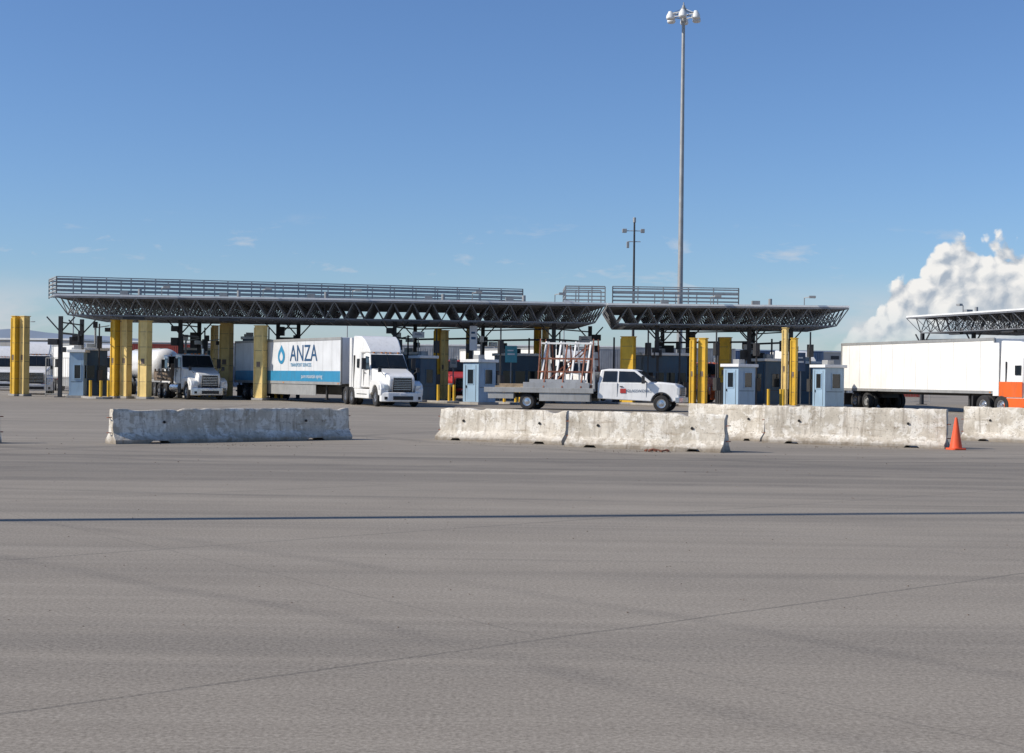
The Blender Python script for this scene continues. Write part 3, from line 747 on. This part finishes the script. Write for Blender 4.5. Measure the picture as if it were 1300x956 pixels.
# ---------------------------------------------------------------- light and sky
el=R(37); sd=Vector((-SD.x*math.cos(el),-SD.y*math.cos(el),math.sin(el)))
sun=bpy.data.lights.new('sun','SUN'); sun.energy=4.7; sun.angle=R(.5); sun.color=(1,.93,.82)
so=bpy.data.objects.new('sun',sun); scene.collection.objects.link(so); so.location=(0,0,60)
so.rotation_euler=(-sd).to_track_quat('-Z','Y').to_euler()
w=bpy.data.worlds.new('World'); scene.world=w; w.use_nodes=True; nt=w.node_tree; N=nt.nodes; L=nt.links
bg=N['Background']; bg.inputs[1].default_value=.10
sky=N.new('ShaderNodeTexSky'); sky.sky_type='NISHITA'; sky.sun_disc=False; sky.sun_elevation=el
sky.sun_rotation=math.atan2(sd.x,sd.y)%(2*math.pi); sky.altitude=0; sky.air_density=1.0; sky.dust_density=.3; sky.ozone_density=3
skyc=mixc(nt,1.0,sky.outputs[0],(.76,.93,1.20),'MULTIPLY')
tc=N.new('ShaderNodeTexCoord').outputs['Generated']
sx=N.new('ShaderNodeSeparateXYZ'); L.new(tc,sx.inputs[0]); x_,y_,z_=sx.outputs
yy=mth(nt,'MAXIMUM',y_,.05)
u=mth(nt,'DIVIDE',x_,yy); v=mth(nt,'DIVIDE',z_,yy)
front=mapr(nt,y_,.3,.5)
uv=N.new('ShaderNodeCombineXYZ'); L.new(u,uv.inputs[0]); L.new(v,uv.inputs[1]); uv=uv.outputs[0]
def billow(vec):
    def vor(s):
        n=N.new('ShaderNodeTexVoronoi'); n.feature='F1'; n.inputs['Scale'].default_value=s
        n.voronoi_dimensions='2D'; L.new(vec,n.inputs['Vector']); return n.outputs['Distance']
    a=mth(nt,'MULTIPLY',vor(38),-.9); b=mth(nt,'MULTIPLY',vor(95),-.40); c=mth(nt,'MULTIPLY',noi(nt,vec,60,4,.6),.9)
    return mth(nt,'ADD',mth(nt,'ADD',a,b),c)
wn=N.new('ShaderNodeTexNoise'); wn.inputs['Scale'].default_value=30; wn.inputs['Detail'].default_value=4; L.new(uv,wn.inputs['Vector'])
ws=N.new('ShaderNodeVectorMath'); ws.operation='SCALE'; ws.inputs['Scale'].default_value=.022; L.new(wn.outputs['Color'],ws.inputs[0])
wa=N.new('ShaderNodeVectorMath'); wa.operation='ADD'; L.new(uv,wa.inputs[0]); L.new(ws.outputs[0],wa.inputs[1])
h0=billow(wa.outputs[0]); h1=billow(mapping(nt,wa.outputs[0],(1,1,1),(0,0,0),(-.005,.005,0)))
prof=mth(nt,'MULTIPLY',mapr(nt,u,.205,.325,0,1,True),mapr(nt,u,.36,.58,1,.25,True))
hgt=mth(nt,'ADD',mth(nt,'MULTIPLY',prof,.074),.028)
den=mth(nt,'ADD',mth(nt,'MULTIPLY',mth(nt,'SUBTRACT',hgt,v),55.0),mth(nt,'MULTIPLY',mth(nt,'ADD',h0,.05),1.35))
alpha=mapr(nt,den,.0,.30,0,1,True)
alpha=mth(nt,'MULTIPLY',alpha,mapr(nt,v,.025,.060,.45,1,True))
alpha=mth(nt,'MULTIPLY',mth(nt,'MULTIPLY',alpha,front),mapr(nt,prof,.02,.2,0,.97))
lit=mth(nt,'ADD',mth(nt,'MULTIPLY',mth(nt,'SUBTRACT',h0,h1),2.0),.66)
lit=mth(nt,'MULTIPLY',lit,mapr(nt,den,0,3.4,1.2,.55))
lit=mth(nt,'ADD',lit,0,clamp=True)
cc=mixc(nt,lit,(4.0,4.6,5.4),(9.2,9.0,8.7))
n1=noi(nt,mapping(nt,uv,(9,24,1)),1.0,5,.6,.3)
band=mth(nt,'MULTIPLY',mapr(nt,v,.0,.02,0,1),mapr(nt,v,.03,.080,1,0,True))
side=mth(nt,'MAXIMUM',mapr(nt,u,-.27,-.37,.25,1),mapr(nt,u,.08,.25,.25,.9))
f=mth(nt,'MULTIPLY',mth(nt,'MULTIPLY',mapr(nt,n1,.38,.58,0,.9),band),side)
n2=noi(nt,mapping(nt,uv,(20,60,1),(0,0,0),(3.3,1.2,0)),1.0,5,.6,.3)
f2=mth(nt,'MULTIPLY',mapr(nt,n2,.58,.72,0,.5),mth(nt,'MULTIPLY',mapr(nt,v,.045,.06,0,1),mapr(nt,v,.095,.115,1,0)))
c=mixc(nt,mth(nt,'MULTIPLY',mth(nt,'MAXIMUM',f,f2),front),skyc,(6.2,6.4,6.9))
c=mixc(nt,alpha,c,cc)
L.new(c,bg.inputs[0])

# ---------------------------------------------------------------- camera
cam=bpy.data.cameras.new('camera'); cam.lens=50*F/1805.6; cam.sensor_width=36; cam.clip_end=20000; cam.clip_start=.1
cam.shift_y=2/1300
co=bpy.data.objects.new('camera',cam); scene.collection.objects.link(co)
co.matrix_world=Matrix.Translation((0,0,H))@Matrix.Rotation(R(90),4,'X')@Matrix.Rotation(ROLL,4,'Z')
scene.camera=co
